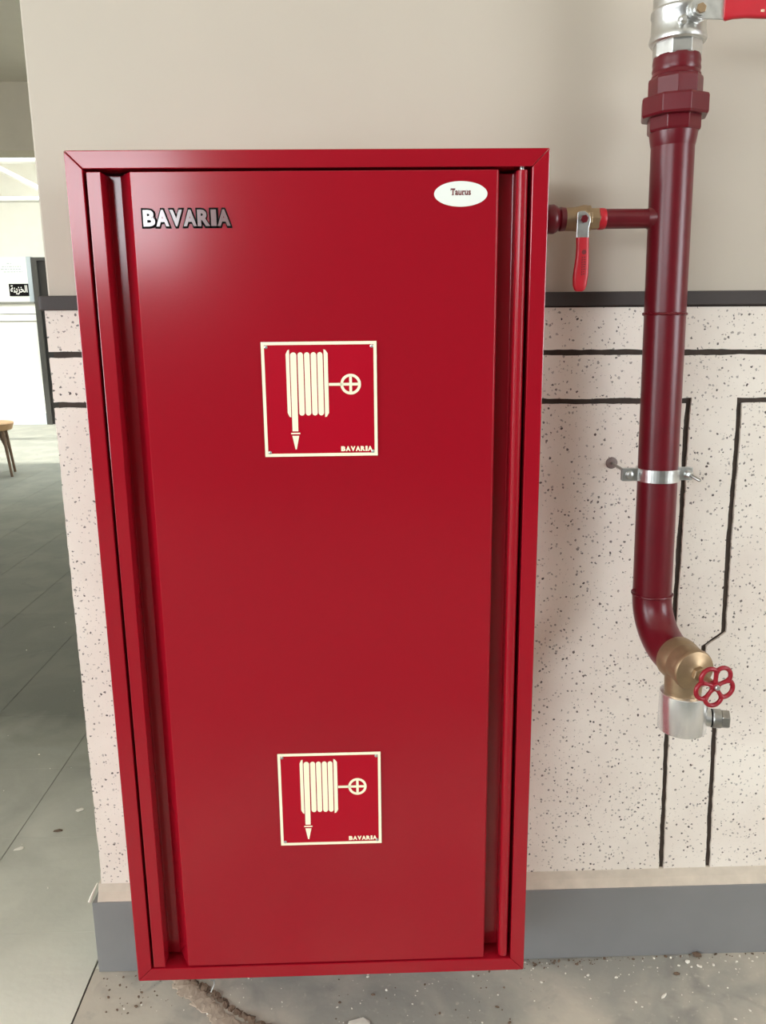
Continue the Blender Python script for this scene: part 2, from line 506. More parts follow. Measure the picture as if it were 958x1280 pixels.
# dark cap band, turned round the wall's end
b = B()
x0, x1 = -0.562, ROOM_X1
pts = []
r = 0.012
for k in range(0, 7):
    a = math.pi / 2 * k / 6
    pts.append((x0 + r - r * math.sin(a), WY - 0.006 + r - r * math.cos(a)))
pts = [(x1, WY - 0.006)] + pts + [(x0, 0.50), (x1, 0.50)]
n = len(pts)
lo = [b.verts.new((p[0], p[1], bt(min(p[0], 1.2)) - 0.0005)) for p in pts]
hi = [b.verts.new((p[0], p[1], bt(min(p[0], 1.2)) + 0.0275)) for p in pts]
b.faces.new(lo); b.faces.new(list(reversed(hi)))
for i in range(n): b.faces.new((lo[i], hi[i], hi[(i + 1) % n], lo[(i + 1) % n]))
struct('trim_1', b, DARKBAND, 'dark charcoal cap band along the top of the terrazzo dado', bevel=0.002)
# plaster fillet above the baseboard
b = B()
prism(b, [(WY - 0.0005, 0.226), (WY - 0.006, 0.207), (0.2315, 0.190), (0.2315, 0.180), (0.30, 0.180), (0.30, 0.226)], (-0.556, 0, 0), (0, 1, 0), (0, 0, 1), (1, 0, 0), ROOM_X1 + 0.556)
struct('trim_2', b, PLASTER, 'rough pale plaster fillet above the grey baseboard', bevel=0.002)
# baseboard of grey tiles, each a length of its own
bbase = B()
box(bbase, -0.566, ROOM_X1, 0.2345, 0.50, 0.0, 0.189)
bb = struct('baseboard_front', bbase, BASEM, 'grey baseboard tiles along the foot of the wall')
xs = [-0.568, 0.0, 1.22, 2.44, ROOM_X1]
for i in range(len(xs) - 1):
    b = box(B(), xs[i] + 0.0006, xs[i + 1] - 0.0006, 0.229, 0.240, 0.0008, 0.190)
    struct('base_tile', b, BASEM, None, parent=bb, bevel=0.0012)

# ceiling, beam, other walls with window openings
b = box(B(), ROOM_X0 - 0.3, ROOM_X1 + 0.3, ROOM_Y0 - 0.3, 6.0, CEIL, CEIL + 0.2)
struct('ceiling', b, CEILM, 'pale ceiling slab over the near part of the hall')
b = box(B(), ROOM_X0 - 0.3, ROOM_X1 + 0.3, 6.0, 6.3, 2.970, CEIL + 0.2)
struct('trim_3', b, BEAMM, 'taupe ceiling beam at the edge of the slab')
b = box(B(), ROOM_X0 - 0.2, ROOM_X1 + 0.2, SKYLIGHT[1], ROOM_Y1 + 0.2, SKYLIGHT[2], SKYLIGHT[2] + 0.1)  # unseen roof added to limit the sky light reaching the far hall
box(b, ROOM_X0 - 0.2, ROOM_X1 + 0.2, 6.0, SKYLIGHT[0], CEIL + 0.2, SKYLIGHT[2] + 0.1)
baffles = None  # unseen baffles added to block slanting sky light while passing the sun
for i in range(11):
    yb = SKYLIGHT[0] + 0.02 + i * 0.40
    b2 = B()
    sh = 0.45 * math.tan(math.radians(20))
    prism(b2, [(yb - sh, SKYLIGHT[2] + 0.45), (yb - sh + 0.02, SKYLIGHT[2] + 0.45), (yb + 0.02, SKYLIGHT[2]), (yb, SKYLIGHT[2])], (ROOM_X0 - 0.2, 0, 0), (0, 1, 0), (0, 0, 1), (1, 0, 0), ROOM_X1 - ROOM_X0 + 0.4)
    if baffles is None:
        baffles = struct('sky_baffles', b2, WHITE, 'unseen white baffle blades added in the roof gap to block sky light')
    else:
        obj('baffle_blade', b2, WHITE, baffles)
struct('added_roof_far', b, CEILM, 'unseen pale roof added over the far hall to cut down sky light')

def wall_with_hole_y(name, y0, y1, xa, xb, za, zb, holes, m, label):
    """wall slab lying along x with rectangular openings"""
    b = B()
    cur = xa
    for (h0, h1, k0, k1) in sorted(holes):
        if h0 > cur: box(b, cur, h0, y0, y1, za, zb)
        box(b, h0, h1, y0, y1, za, k0)
        if k1 < zb: box(b, h0, h1, y0, y1, k1, zb)
        cur = h1
    if cur < xb: box(b, cur, xb, y0, y1, za, zb)
    return struct(name, b, m, label)
wall_with_hole_y('wall_back', ROOM_Y0 - 0.2, ROOM_Y0, ROOM_X0, ROOM_X1, 0, CEIL, WINS_BACK, BACKM, 'brown wall behind the viewer with a high window')
b = B()
h0, h1, k0, k1 = WIN_RIGHT
box(b, ROOM_X1, ROOM_X1 + 0.2, ROOM_Y0, h0, 0, CEIL); box(b, ROOM_X1, ROOM_X1 + 0.2, h1, 6.0, 0, CEIL); box(b, ROOM_X1, ROOM_X1 + 0.2, 6.0, ROOM_Y1, 0, SKYLIGHT[2])
box(b, ROOM_X1, ROOM_X1 + 0.2, h0, h1, 0, k0); box(b, ROOM_X1, ROOM_X1 + 0.2, h0, h1, k1, CEIL)
struct('wall_right', b, PAINT, 'cream side wall with a window beside the viewer')
h0, h1, k0, k1 = WIN_LEFT
b = B()
box(b, ROOM_X0 - 0.2, ROOM_X0, ROOM_Y0, h0, 0, CEIL); box(b, ROOM_X0 - 0.2, ROOM_X0, h1, 6.0, 0, CEIL)
box(b, ROOM_X0 - 0.2, ROOM_X0, h0, h1, 0, k0); box(b, ROOM_X0 - 0.2, ROOM_X0, h0, h1, k1, CEIL)
box(b, ROOM_X0 - 0.2, ROOM_X0, 6.0, ROOM_Y1, 0, SKYLIGHT[2])
struct('wall_left', b, PAINT, 'cream side wall across the hall')
b = box(B(), ROOM_X0, ROOM_X1, ROOM_Y1, ROOM_Y1 + 0.2, 0, SKYLIGHT[2])
struct('wall_far', b, WHITE, 'sunlit white wall at the far end of the hall')

# window frames
def window(name, label, cx, cy, cz, w, h, along):
    root = thing(name, label, None, (cx, cy, cz - h / 2)); root['kind'] = 'structure'
    def bar(nm, u0, u1, v0, v1):
        if along == 'x': bb_ = box(B(), cx + u0, cx + u1, cy - 0.03, cy + 0.03, cz + v0, cz + v1)
        else: bb_ = box(B(), cx - 0.03, cx + 0.03, cy + u0, cy + u1, cz + v0, cz + v1)
        obj(nm, bb_, WHITE, root)
    t = 0.05
    bar('window_frame', -w / 2, -w / 2 + t, -h / 2, h / 2); bar('window_frame', w / 2 - t, w / 2, -h / 2, h / 2)
    bar('window_frame', -w / 2 + t, w / 2 - t, -h / 2, -h / 2 + t); bar('window_frame', -w / 2 + t, w / 2 - t, h / 2 - t, h / 2)
    return root
for i, (a, c, d, e) in enumerate(WINS_BACK):
    window('window_%d' % (i + 1), 'high white framed window behind the viewer', (a + c) / 2, ROOM_Y0 - 0.1, (d + e) / 2, c - a, e - d, 'x')
h0, h1, k0, k1 = WIN_RIGHT
window('window_2', 'white framed side window to the right of the viewer', ROOM_X1 + 0.1, (h0 + h1) / 2, (k0 + k1) / 2, h1 - h0, k1 - k0, 'y')
h0, h1, k0, k1 = WIN_LEFT
window('window_3', 'wide white framed side window to the left of the viewer', ROOM_X0 - 0.1, (h0 + h1) / 2, (k0 + k1) / 2, h1 - h0, k1 - k0, 'y')

# ------------------------------------------------------------------ the red cabinet
CZ0, CZ1 = 0.18, 1.78
CW = 0.40
cab = thing('fire_hose_cabinet', 'large red steel fire hose cabinet hung on the terrazzo wall', 'cabinet', (0, 0.12, CZ0))
b = box(B(), -CW + 0.004, CW - 0.004, 0.075, WY - 0.0005, CZ0 + 0.004, CZ1 - 0.004)
obj('body', b, RED, cab, bevel=0.003)
fw = 0.0285
FD = 0.078
e = 0.0004
def frame_piece(pts):
    b = B(); prism(b, pts, (0, 0, 0), (1, 0, 0), (0, 0, 1), (0, 1, 0), FD)
    obj('frame_rail', b, RED, cab, bevel=0.0014, seg=2)
frame_piece([(-CW + e, CZ1), (CW - e, CZ1), (CW - fw - e, CZ1 - fw), (-CW + fw + e, CZ1 - fw)])
frame_piece([(-CW + e, CZ0), (-CW + fw + e, CZ0 + fw), (CW - fw - e, CZ0 + fw), (CW - e, CZ0)])
frame_piece([(-CW, CZ0 + e), (-CW, CZ1 - e), (-CW + fw, CZ1 - fw - e), (-CW + fw, CZ0 + fw + e)])
frame_piece([(CW, CZ0 + e), (CW - fw, CZ0 + fw + e), (CW - fw, CZ1 - fw - e), (CW, CZ1 - e)])
# door: pressed sheet with a hand channel down each side
DZ0, DZ1 = CZ0 + fw + 0.004, CZ1 - fw - 0.0045
prof = [(-0.366, 0.000), (-0.3425, 0.000), (-0.3425, 0.040), (-0.3200, 0.040), (-0.2950, 0.001), (0.3130, 0.001),
        (0.3165, 0.004), (0.3165, 0.040), (0.3470, 0.040), (0.3470, 0.012)]
for k in range(1, 10):
    a = math.pi * k / 10
    prof.append((0.3568 - 0.0098 * math.cos(a), 0.012 - 0.0105 * math.sin(a)))
prof += [(0.3666, 0.012), (0.3666, 0.060), (-0.366, 0.060)]
b = B(); prism(b, prof, (0, 0, DZ0), (1, 0, 0), (0, 1, 0), (0, 0, 1), DZ1 - DZ0)
door = obj('door', b, RED, cab, bevel=0.0012, seg=2, smooth=False)
# hinge pins at the rounded stile
for zz in (DZ1 - 0.002, DZ0 - 0.006):
    b = lathe(B(), (0.3568, 0.014, zz), (0, 0, 1), [(0, 0.0045), (0.009, 0.0045)], 16)
    obj('hinge_pin', b, STEEL, cab, smooth=True)

# chrome name badge, letter by letter, each with a black edge
def letters_part(word, x0, x1, z0, z1, y, widths):
    tot = sum(widths); cur = x0
    for ch, w in zip(word, widths):
        ww = (x1 - x0) * w / tot
        yield ch, cur, cur + ww
        cur += ww
badge = B()
x0, x1, z0, z1 = -0.2785, -0.1325, 1.6595, 1.6880
WIDTHS = [1.0, 1.08, 1.05, 1.08, 1.05, 0.50, 1.08]
L_ = list(letters_part('BAVARIA', x0, x1, z0, z1, 0, WIDTHS))
me_tmp = []
for ch, a, c in L_:
    t = text_bm(ch, 0.10)
    place_text(t, a - 0.0021, c + 0.0021, z0 - 0.0019, z1 + 0.0019, 0.001, 0.0018)
    for f in t.faces: pass
    tm = bpy.data.meshes.new('tmp'); t.to_mesh(tm); t.free()
    badge.from_mesh(tm); bpy.data.meshes.remove(tm)
np_ = obj('nameplate', badge, BLACK, cab)
np_['label'] = 'chrome block letters reading BAVARIA with black edges'
for ch, a, c in L_:
    t = text_bm(ch, 0.045)
    place_text(t, a + 0.0008, c - 0.0008, z0 + 0.0012, z1 - 0.0012, -0.0008, 0.0016)
    obj('letter', t, BADGE, np_)
# oval maker's sticker
ov = B()
pts = [(0.2522 + 0.0448 * math.cos(2 * math.pi * k / 56), 1.7088 + 0.0202 * math.sin(2 * math.pi * k / 56)) for k in range(56)]
prism(ov, pts, (0, 0.001, 0), (1, 0, 0), (0, 0, 1), (0, -1, 0), 0.0010)
ovo = obj('oval_sticker', ov, STICKER, cab, bevel=0.0003)
ovo['label'] = 'white oval sticker with small dark red lettering'
t = place_text(text_bm('Taurus', 0.026), 0.2352, 0.2690, 1.7068, 1.7175, 0.0001, 0.0004)
# serifs on the T and the stems
for (a, c, d, e_) in ((0.2350, 0.2362, 1.7140, 1.7175), (0.2405, 0.2417, 1.7140, 1.7175), (0.2366, 0.2402, 1.7068, 1.7076),
                      (0.2478, 0.2492, 1.7138, 1.7145), (0.2555, 0.2578, 1.7068, 1.7075), (0.2608, 0.2622, 1.7138, 1.7145)):
    box(t, a, c, -0.0003, 0.0001, d, e_)
obj('lettering', t, INK_RED, ovo)

# ------------------------------------------------------------------ hose reel signs
def hose_sign(x0, z0, label, tilt=0.0):
    S = 0.200
    root = thing('hose_reel_sign', label, 'sign', (x0 + S / 2, 0.0005, z0), 'pictogram plates on the cabinet door')
    Y = 0.0005
    def q(u, v): return (x0 + u * S, z0 + (1 - v) * S)
    b = B(); prism(b, [q(0, 0), q(1, 0), q(1, 1), q(0, 1)], (0, Y, 0), (1, 0, 0), (0, 0, 1), (0, -1, 0), 0.0016)
    obj('plate', b, SIGNRED, root, bevel=0.0003, seg=1)
    YF = Y - 0.0016
    def flat(bm, pts):
        prism(bm, [q(*p) for p in pts], (0, YF + 0.0003, 0), (1, 0, 0), (0, 0, 1), (0, -1, 0), 0.0007)
    t = 0.027
    b = B()
    flat(b, [(0, 0), (1, 0), (1 - t, t), (t, t)]); flat(b, [(1, 0), (1, 1), (1 - t, 1 - t), (1 - t, t)])
    flat(b, [(1, 1), (0, 1), (t, 1 - t), (1 - t, 1 - t)]); flat(b, [(0, 1), (0, 0), (t, t), (t, 1 - t)])
    obj('border', b, CREAM, root)
    b = B(); flat(b, [(0.212, 0.105), (0.228, 0.072), (0.242, 0.066), (0.242, 0.652), (0.228, 0.646), (0.212, 0.612)])
    obj('reel_flange', b, CREAM, root)
    b = B(); flat(b, [(0.540, 0.066), (0.556, 0.072), (0.575, 0.100), (0.575, 0.615), (0.556, 0.648), (0.540, 0.652)])
    obj('reel_flange', b, CREAM, root)
    def bar(u0, u1, v0, v1, round_bottom=True):
        r = (u1 - u0) / 2; c = (u0 + u1) / 2
        pts = [(c + r * math.cos(math.pi + math.pi * k / 10), v0 + r + r * math.sin(math.pi + math.pi * k / 10)) for k in range(11)]
        if round_bottom: pts += [(c + r * math.cos(math.pi * k / 10), v1 - r + r * math.sin(math.pi * k / 10)) for k in range(11)]
        else: pts += [(u1 - 0.004, v1), (u0 - 0.001, v1)]
        return pts
    b = B(); flat(b, bar(0.250, 0.304, 0.090, 0.775, False)); obj('hose_coil', b, CREAM, root)
    for (u0, u1) in ((0.314, 0.362), (0.371, 0.419), (0.428, 0.476), (0.484, 0.531)):
        b = B(); flat(b, bar(u0, u1, 0.090, 0.637)); obj('hose_coil', b, CREAM, root)
    b = B(); flat(b, [(0.236, 0.788), (0.316, 0.788), (0.316, 0.800), (0.236, 0.800)]); obj('nozzle_ring', b, CREAM, root)
    b = B(); flat(b, [(0.246, 0.815), (0.306, 0.815), (0.281, 0.935), (0.270, 0.935)]); obj('nozzle', b, CREAM, root)
    b = B(); flat(b, [(0.580, 0.356), (0.690, 0.356), (0.690, 0.380), (0.580, 0.380)]); obj('spindle', b, CREAM, root)
    b = B()
    cu, cv, ro, ri = 0.770, 0.368, 0.090, 0.066
    nseg = 40
    va = []
    for rr in (ro, ri):
        for yy in (YF + 0.0003, YF - 0.0004):
            va.append([b.verts.new((q(cu + rr * math.cos(2 * math.pi * k / nseg), 0)[0], yy, q(0, cv + rr * math.sin(2 * math.pi * k / nseg))[1])) for k in range(nseg)])
    for k in range(nseg):
        j = (k + 1) % nseg
        b.faces.new((va[1][k], va[1][j], va[3][j], va[3][k])); b.faces.new((va[0][k], va[0][j], va[1][j], va[1][k]))
        b.faces.new((va[2][k], va[2][j], va[3][j], va[3][k]))
    flat(b, [(cu - 0.012, cv - 0.070), (cu + 0.012, cv - 0.070), (cu + 0.012, cv + 0.070), (cu - 0.012, cv + 0.070)])
    flat(b, [(cu - 0.070, cv - 0.012), (cu - 0.012, cv - 0.012), (cu - 0.012, cv + 0.012), (cu - 0.070, cv + 0.012)])
    flat(b, [(cu + 0.012, cv - 0.012), (cu + 0.070, cv - 0.012), (cu + 0.070, cv + 0.012), (cu + 0.012, cv + 0.012)])
    obj('valve_wheel', b, CREAM, root)
    # maker's name
    (ax, az), (cx, cz) = q(0.674, 0.958), q(0.955, 0.914)
    t = B()
    for ch, a, c in letters_part('BAVARIA', ax, cx, az, cz, 0, WIDTHS):
        g = place_text(text_bm(ch, 0.06), a + 0.0002, c - 0.0002, az, cz, YF + 0.0003, 0.0007)
        tm = bpy.data.meshes.new('tmp'); g.to_mesh(tm); g.free(); t.from_mesh(tm); bpy.data.meshes.remove(tm)
    obj('lettering', t, CREAM, root)
    for (u, v) in ((0.043, 0.043), (0.957, 0.043), (0.957, 0.962), (0.043, 0.962)):
        p = q(u, v)
        b = lathe(B(), (p[0], YF + 0.0002, p[1]), (0, -1, 0), [(0, 0.0030), (0.0010, 0.0028), (0.0016, 0.0016), (0.0017, 0.0)], 16)
        obj('screw', b, ZINC, root, smooth=True)
    return root
hose_sign(-0.0920, 1.2700, 'red and cream hose reel sign, upper one, beneath the badge and oval sticker')
hose_sign(-0.0938, 0.4890, 'red and cream hose reel sign, lower one, near the foot of the cabinet')

# ------------------------------------------------------------------ riser pipe
RY = 0.13
def rx(z): return 0.6521 + (1.81 - z) * 0.0182
RAD = 0.0383
riser_ax = Vector((rx(1.0) - rx(2.0), 0, -1.0)).normalized()      # downwards
up_ax = -riser_ax
def rp(z): return Vector((rx(z), RY, z))
riser = thing('riser_pipe', 'dark red vertical water riser pipe right of the cabinet with welded side branch', 'pipe', (rx(0.95), RY, 0.80))
Z_EL = 0.956
b = tube(B(), [rp(1.835), rp(1.5), rp(1.2), rp(Z_EL)], RAD, 48)
obj('pipe', b, REDPIPE, riser, smooth=True)
# neck and union nuts
b = lathe(B(), rp(1.805), up_ax, [(0, RAD), (0.006, RAD + 0.0015), (0.022, RAD + 0.004), (0.034, RAD + 0.005)], 48)
obj('neck', b, REDPIPE, riser, smooth=True)
b = ngon_prism(B(), rp(1.829), up_ax, 0.0475, 0.034, 8, math.radians(12), chamfer=0.03); obj('lower_nut', b, REDPIPE, riser, bevel=0.001)
b = ngon_prism(B(), rp(1.853), up_ax, 0.0610, 0.034, 8, math.radians(6), chamfer=0.03); obj('union_nut', b, REDPIPE, riser, bevel=0.0012)
b = ngon_prism(B(), rp(1.884), up_ax, 0.0470, 0.036, 8, math.radians(30), chamfer=0.02); obj('upper_nut', b, REDPIPE, riser, bevel=0.001)
b = lathe(B(), rp(1.918), up_ax, [(0, 0.041), (0.004, 0.0425), (0.010, 0.0405), (0.014, 0.042), (0.020, 0.0405), (0.026, 0.0415), (0.036, 0.040)], 40)
obj('thread', b, REDPIPE, riser, smooth=True)
def weld(z, rad=RAD, nm='weld_bead'):
    rr = random.Random(int(z * 1000))
    pts = []
    n = 54
    for k in range(n):
        a = 2 * math.pi * k / n
        c = rp(z + rr.uniform(-0.0008, 0.0008))
        pts.append((c.x + math.cos(a) * (rad + 0.0006), c.y + math.sin(a) * (rad + 0.0006), c.z))
    b = tube(B(), pts, [0.0022 + rr.uniform(-0.0004, 0.0007) for _ in range(n)], 8, closed=True)
    obj(nm, b, REDPIPE, riser, smooth=True)
weld(1.5115)
# long radius bend towards the viewer
d = Vector((0.190, -0.975, -0.035)).normalized()
RB = 0.099
P0 = rp(Z_EL)
# arc from riser_ax to d
ang = riser_ax.angle(d)
nrm = (d - riser_ax * d.dot(riser_ax)).normalized()
arc = []
for k in range(25):
    a = ang * k / 24
    arc.append(P0 + nrm * RB * (1 - math.cos(a)) + riser_ax * RB * math.sin(a))
b = tube(B(), arc, RAD + 0.0006, 48)
obj('elbow', b, REDPIPE, riser, smooth=True)
weld(0.957, RAD + 0.0004)
# drip nub beside the weld
b = B(); bmesh.ops.create_uvsphere(b, u_segments=10, v_segments=8, radius=0.004, matrix=Matrix.Translation((rx(0.96) - RAD - 0.0015, RY - 0.006, 0.966)))
obj('weld_drip', b, REDPIPE, riser, smooth=True)
E0 = arc[-1]
# side branch
BZ = 1.6830
b = lathe(B(), (0.5342, RY, BZ), (1, 0, 0), [(0, 0.0178), (0.130, 0.0170)], 32); obj('branch_pipe', b, REDPIPE, riser, smooth=True)
b = lathe(B(), (0.612, RY, BZ), (1, 0, 0), [(0, 0.0175), (0.006, 0.0205), (0.014, 0.0245), (0.030, 0.027)], 32); obj('branch_boss', b, REDPIPE, riser, smooth=True)

# ------------------------------------------------------------------ small ball valve on the branch
bv = thing('brass_ball_valve', 'small brass ball valve with red lever hanging down beside the cabinet', 'valve', (0.49, RY, BZ - 0.03))
b = lathe(B(), (0.398, RY, BZ), (1, 0, 0), [(0, 0.019), (0.018, 0.019), (0.022, 0.022), (0.030, 0.0255), (0.040, 0.0262), (0.046, 0.0235), (0.050, 0.019), (0.053, 0.0215), (0.062, 0.0205)], 32)
nip = obj('nipple', b, REDPIPE, bv, smooth=True); nip['label'] = 'dark red painted threaded nipple'
b = lathe(B(), (0.459, RY, BZ), (1, 0, 0), [(0, 0.0195), (0.003, 0.0205), (0.018, 0.0210), (0.024, 0.0225), (0.034, 0.0245), (0.040, 0.0245), (0.043, 0.0225)], 36)
obj('body', b, BRASS, bv, smooth=True)
b = ngon_prism(B(), (0.4995, RY, BZ), (1, 0, 0), 0.0245, 0.0060, 8, math.radians(22.5)); obj('body_rim', b, BRASS, bv, bevel=0.0008)
b = ngon_prism(B(), (0.5050, RY, BZ), (1, 0, 0), 0.0205, 0.0170, 6, math.radians(0), chamfer=0.04); obj('hex_end', b, BRASS, bv, bevel=0.0008)
b = lathe(B(), (0.5210, RY, BZ), (1, 0, 0), [(0, 0.0180), (0.002, 0.0190), (0.010, 0.0190), (0.013, 0.0180)], 32)
col = obj('painted_thread', b, REDHANDLE, bv, smooth=True); col['label'] = 'bright red painted thread'
b = lathe(B(), (0.4865, RY, BZ), (0, -1, 0), [(0, 0.012), (0.026, 0.012), (0.028, 0.008), (0.0345, 0.008)], 24); obj('stem', b, BRASS, bv, smooth=True)
LY = RY - 0.036
b = B()
prism(b, [(0.4745, 1.6905), (0.4800, 1.6925), (0.4865, 1.6925), (0.4925, 1.6890), (0.4972, 1.6835), (0.4985, 1.6760), (0.4970, 1.6690), (0.4955, 1.6640), (0.4955, 1.6440), (0.4738, 1.6440), (0.4740, 1.6600)], (0, LY, 0), (1, 0, 0), (0, 0, 1), (0, 1, 0), 0.0028)
lp = obj('lever_plate', b, ZINC, bv, bevel=0.0006)
b = ngon_prism(B(), (0.4865, LY + 0.001, 1.6790), (0, -1, 0), 0.0072, 0.0055, 6, 0.2, chamfer=0.08)
obj('nut', b, REDPIPE, bv, bevel=0.0005)
# vinyl grip: outline loft, rounded
b = B()
rows = [(1.6470, 0.4735, 0.4966), (1.630, 0.4742, 0.4968), (1.612, 0.4735, 0.4975), (1.594, 0.4712, 0.4980), (1.578, 0.4700, 0.4978), (1.564, 0.4706, 0.4962), (1.556, 0.4735, 0.4930), (1.553, 0.4775, 0.4885)]
rings = []
for (z, a, c) in rows:
    hw = (c - a) / 2; cx = (a + c) / 2
    hy = 0.0052 if z > 1.5535 else 0.003
    yy = LY + 0.0014 - (0.002 * math.sin(max(0, min(1, (1.647 - z) / 0.09)) * math.pi))
    rings.append([b.verts.new((cx + hw * math.copysign(abs(math.cos(t)) ** 0.55, math.cos(t)), yy + hy * math.copysign(abs(math.sin(t)) ** 0.7, math.sin(t)), z)) for t in [2 * math.pi * k / 24 for k in range(24)]])
for i in range(len(rings) - 1):
    for k in range(24): b.faces.new((rings[i][k], rings[i][(k + 1) % 24], rings[i + 1][(k + 1) % 24], rings[i + 1][k]))
b.faces.new(list(reversed(rings[0]))); b.faces.new(rings[-1])
grip = obj('lever_grip', b, REDHANDLE, bv, smooth=True)
grip['label'] = 'red vinyl sleeved lever'
b = B()
gy = LY - 0.0055
lathe(b, (0.4872, gy + 0.0004, 1.6215), (0, -1, 0), [(0, 0.0042), (0.0006, 0.0042)], 16)
zz = 1.6135
rr = random.Random(5)
for k in range(8):
    h = 0.0030
    w = rr.uniform(0.0052, 0.0075)
    box(b, 0.4836, 0.4836 + 0.0016, gy - 0.0006, gy + 0.0008, zz - h, zz); box(b, 0.4836 + 0.0030, 0.4836 + w, gy - 0.0006, gy + 0.0008, zz - h * 0.6, zz)
    zz -= 0.0042
obj('print_mark', b, INK_RED, grip)

# ------------------------------------------------------------------ large ball valve on top of the riser
tv = thing('chrome_ball_valve', 'large nickel plated ball valve topping the riser, with red lever to the right', 'valve', (rx(1.95), RY, 1.95))
b = ngon_prism(B(), rp(1.952), up_ax, 0.0425, 0.026, 8, math.radians(14), chamfer=0.02); obj('hex_end', b, SATIN, tv, bevel=0.0008)
b = lathe(B(), rp(1.974), up_ax, [(0, 0.0455), (0.003, 0.0485), (0.007, 0.0490), (0.012, 0.0480), (0.016, 0.0465), (0.042, 0.0455), (0.046, 0.0475), (0.052, 0.0475), (0.056, 0.0445), (0.075, 0.0440), (0.085, 0.0455), (0.10, 0.0455), (0.13, 0.048), (0.15, 0.044)], 48)
obj('body', b, SATIN, tv, smooth=True)
b = ngon_prism(B(), rp(2.122), up_ax, 0.0425, 0.03, 8, math.radians(14), chamfer=0.02); obj('hex_end', b, SATIN, tv, bevel=0.0008)
SX, SZ = 0.6626, 2.0103
HY = 0.072
b = lathe(B(), (SX, RY - 0.03, SZ + 0.001), (0, -1, 0), [(0, 0.018), (0.020, 0.018), (0.022, 0.011), (0.034, 0.011)], 28); obj('stem', b, SATIN, tv, smooth=True)
b = lathe(B(), (SX - 0.024, RY - 0.040, SZ - 0.012), (0, -1, 0), [(0, 0.008), (0.012, 0.007), (0.015, 0.004)], 20); obj('stop_pin', b, SATIN, tv, smooth=True)
b = B()
prism(b, [(0.650, 2.0000), (0.668, 1.9955), (0.707, 1.9945), (0.716, 1.9945), (0.716, 2.0330), (0.668, 2.0330), (0.650, 2.0240), (0.645, 2.012)], (0, HY - 0.002, 0), (1, 0, 0), (0, 0, 1), (0, 1, 0), 0.004)
obj('lever_plate', b, ZINC, tv, bevel=0.0008)
b = ngon_prism(B(), (SX, HY - 0.001, SZ), (0, -1, 0), 0.0085, 0.008, 6, 0.3, chamfer=0.08); obj('nut', b, BRASS, tv, bevel=0.0005)
b = B()
cols = [(0.703, 1.9950, 2.0320), (0.708, 1.9925, 2.0340), (0.720, 1.9955, 2.0340), (0.742, 1.9970, 2.0335), (0.79, 1.9955, 2.0345), (0.85, 1.993, 2.037), (0.875, 1.996, 2.034), (0.882, 2.004, 2.026)]
rings = []
for (x, a, c) in cols:
    hz = (c - a) / 2; cz = (a + c) / 2
    rings.append([b.verts.new((x, HY + 0.007 * math.copysign(abs(math.sin(t)) ** 0.7, math.sin(t)), cz + hz * math.copysign(abs(math.cos(t)) ** 0.5, math.cos(t)))) for t in [2 * math.pi * k / 24 for k in range(24)]])
for i in range(len(rings) - 1):
    for k in range(24): b.faces.new((rings[i][k], rings[i][(k + 1) % 24], rings[i + 1][(k + 1) % 24], rings[i + 1][k]))
b.faces.new(list(reversed(rings[0]))); b.faces.new(rings[-1])
g2 = obj('lever_grip', b, REDHANDLE, tv, smooth=True)
g2['label'] = 'red vinyl sleeved lever'
b = B()
for (xa, za, zb) in ((0.7640, 2.0040, 2.0075), (0.7662, 2.0040, 2.0080), (0.7684, 2.0040, 2.0078), (0.7730, 2.0040, 2.0098)):
    box(b, xa, xa + 0.0010, HY - 0.0076, HY - 0.0064, za, zb)
obj('print_mark', b, CREAM, g2)

# ------------------------------------------------------------------ pipe clamp
CLZ = 1.2045
cc = rp(CLZ)
cl = thing('pipe_clamp', 'bare zinc two-bolt clamp holding the riser off the terrazzo', 'clamp', (cc.x, RY, CLZ - 0.013))
def strap(sign):
    """sign -1 front half, +1 rear half"""
    b = B()
    ri, ro, hz = RAD + 0.0003, RAD + 0.0033, 0.0125
    path = []
    gap = 0.0028
    inner, outer = [], []
    for k in range(25):
        a = math.pi * k / 24
        ca, sa = math.cos(a), math.sin(a)
        inner.append((cc.x - ca * ri, RY + sign * max(sa * ri, gap)))
        outer.append((cc.x - ca * ro, RY + sign * max(sa * ro, gap + 0.003)))
    e = 0.030
    poly = [(cc.x - ro - e, RY + sign * gap)] + inner + [(cc.x + ro + e - 0.004, RY + sign * gap), (cc.x + ro + e - 0.004, RY + sign * (gap + 0.003))] + list(reversed(outer)) + [(cc.x - ro - e, RY + sign * (gap + 0.003))]
    prism(b, poly, (0, 0, CLZ - hz), (1, 0, 0), (0, 1, 0), (0, 0, 1), 2 * hz)
    return b
obj('front_strap', strap(-1), ZINC, cl, bevel=0.0008)
obj('rear_strap', strap(1), ZINC, cl, bevel=0.0008)
for sx in (-1, 1):
    bxp = cc.x + sx * (RAD + 0.019)
    ax = Vector((0, -1, 0)) if sx < 0 else Vector((0.35, -0.9, -0.25)).normalized()
    b = lathe(B(), Vector((bxp, RY - 0.004, CLZ)), ax, [(0, 0.0085), (0.0025, 0.0085), (0.006, 0.0065), (0.0075, 0.003)], 20); obj('bolt_head', b, ZINC, cl, smooth=True)
    b = lathe(B(), Vector((bxp, RY + 0.012, CLZ)), (0, -1, 0), [(0, 0.0035), (0.022, 0.0035)], 14); obj('bolt_shank', b, STEEL, cl, smooth=True)
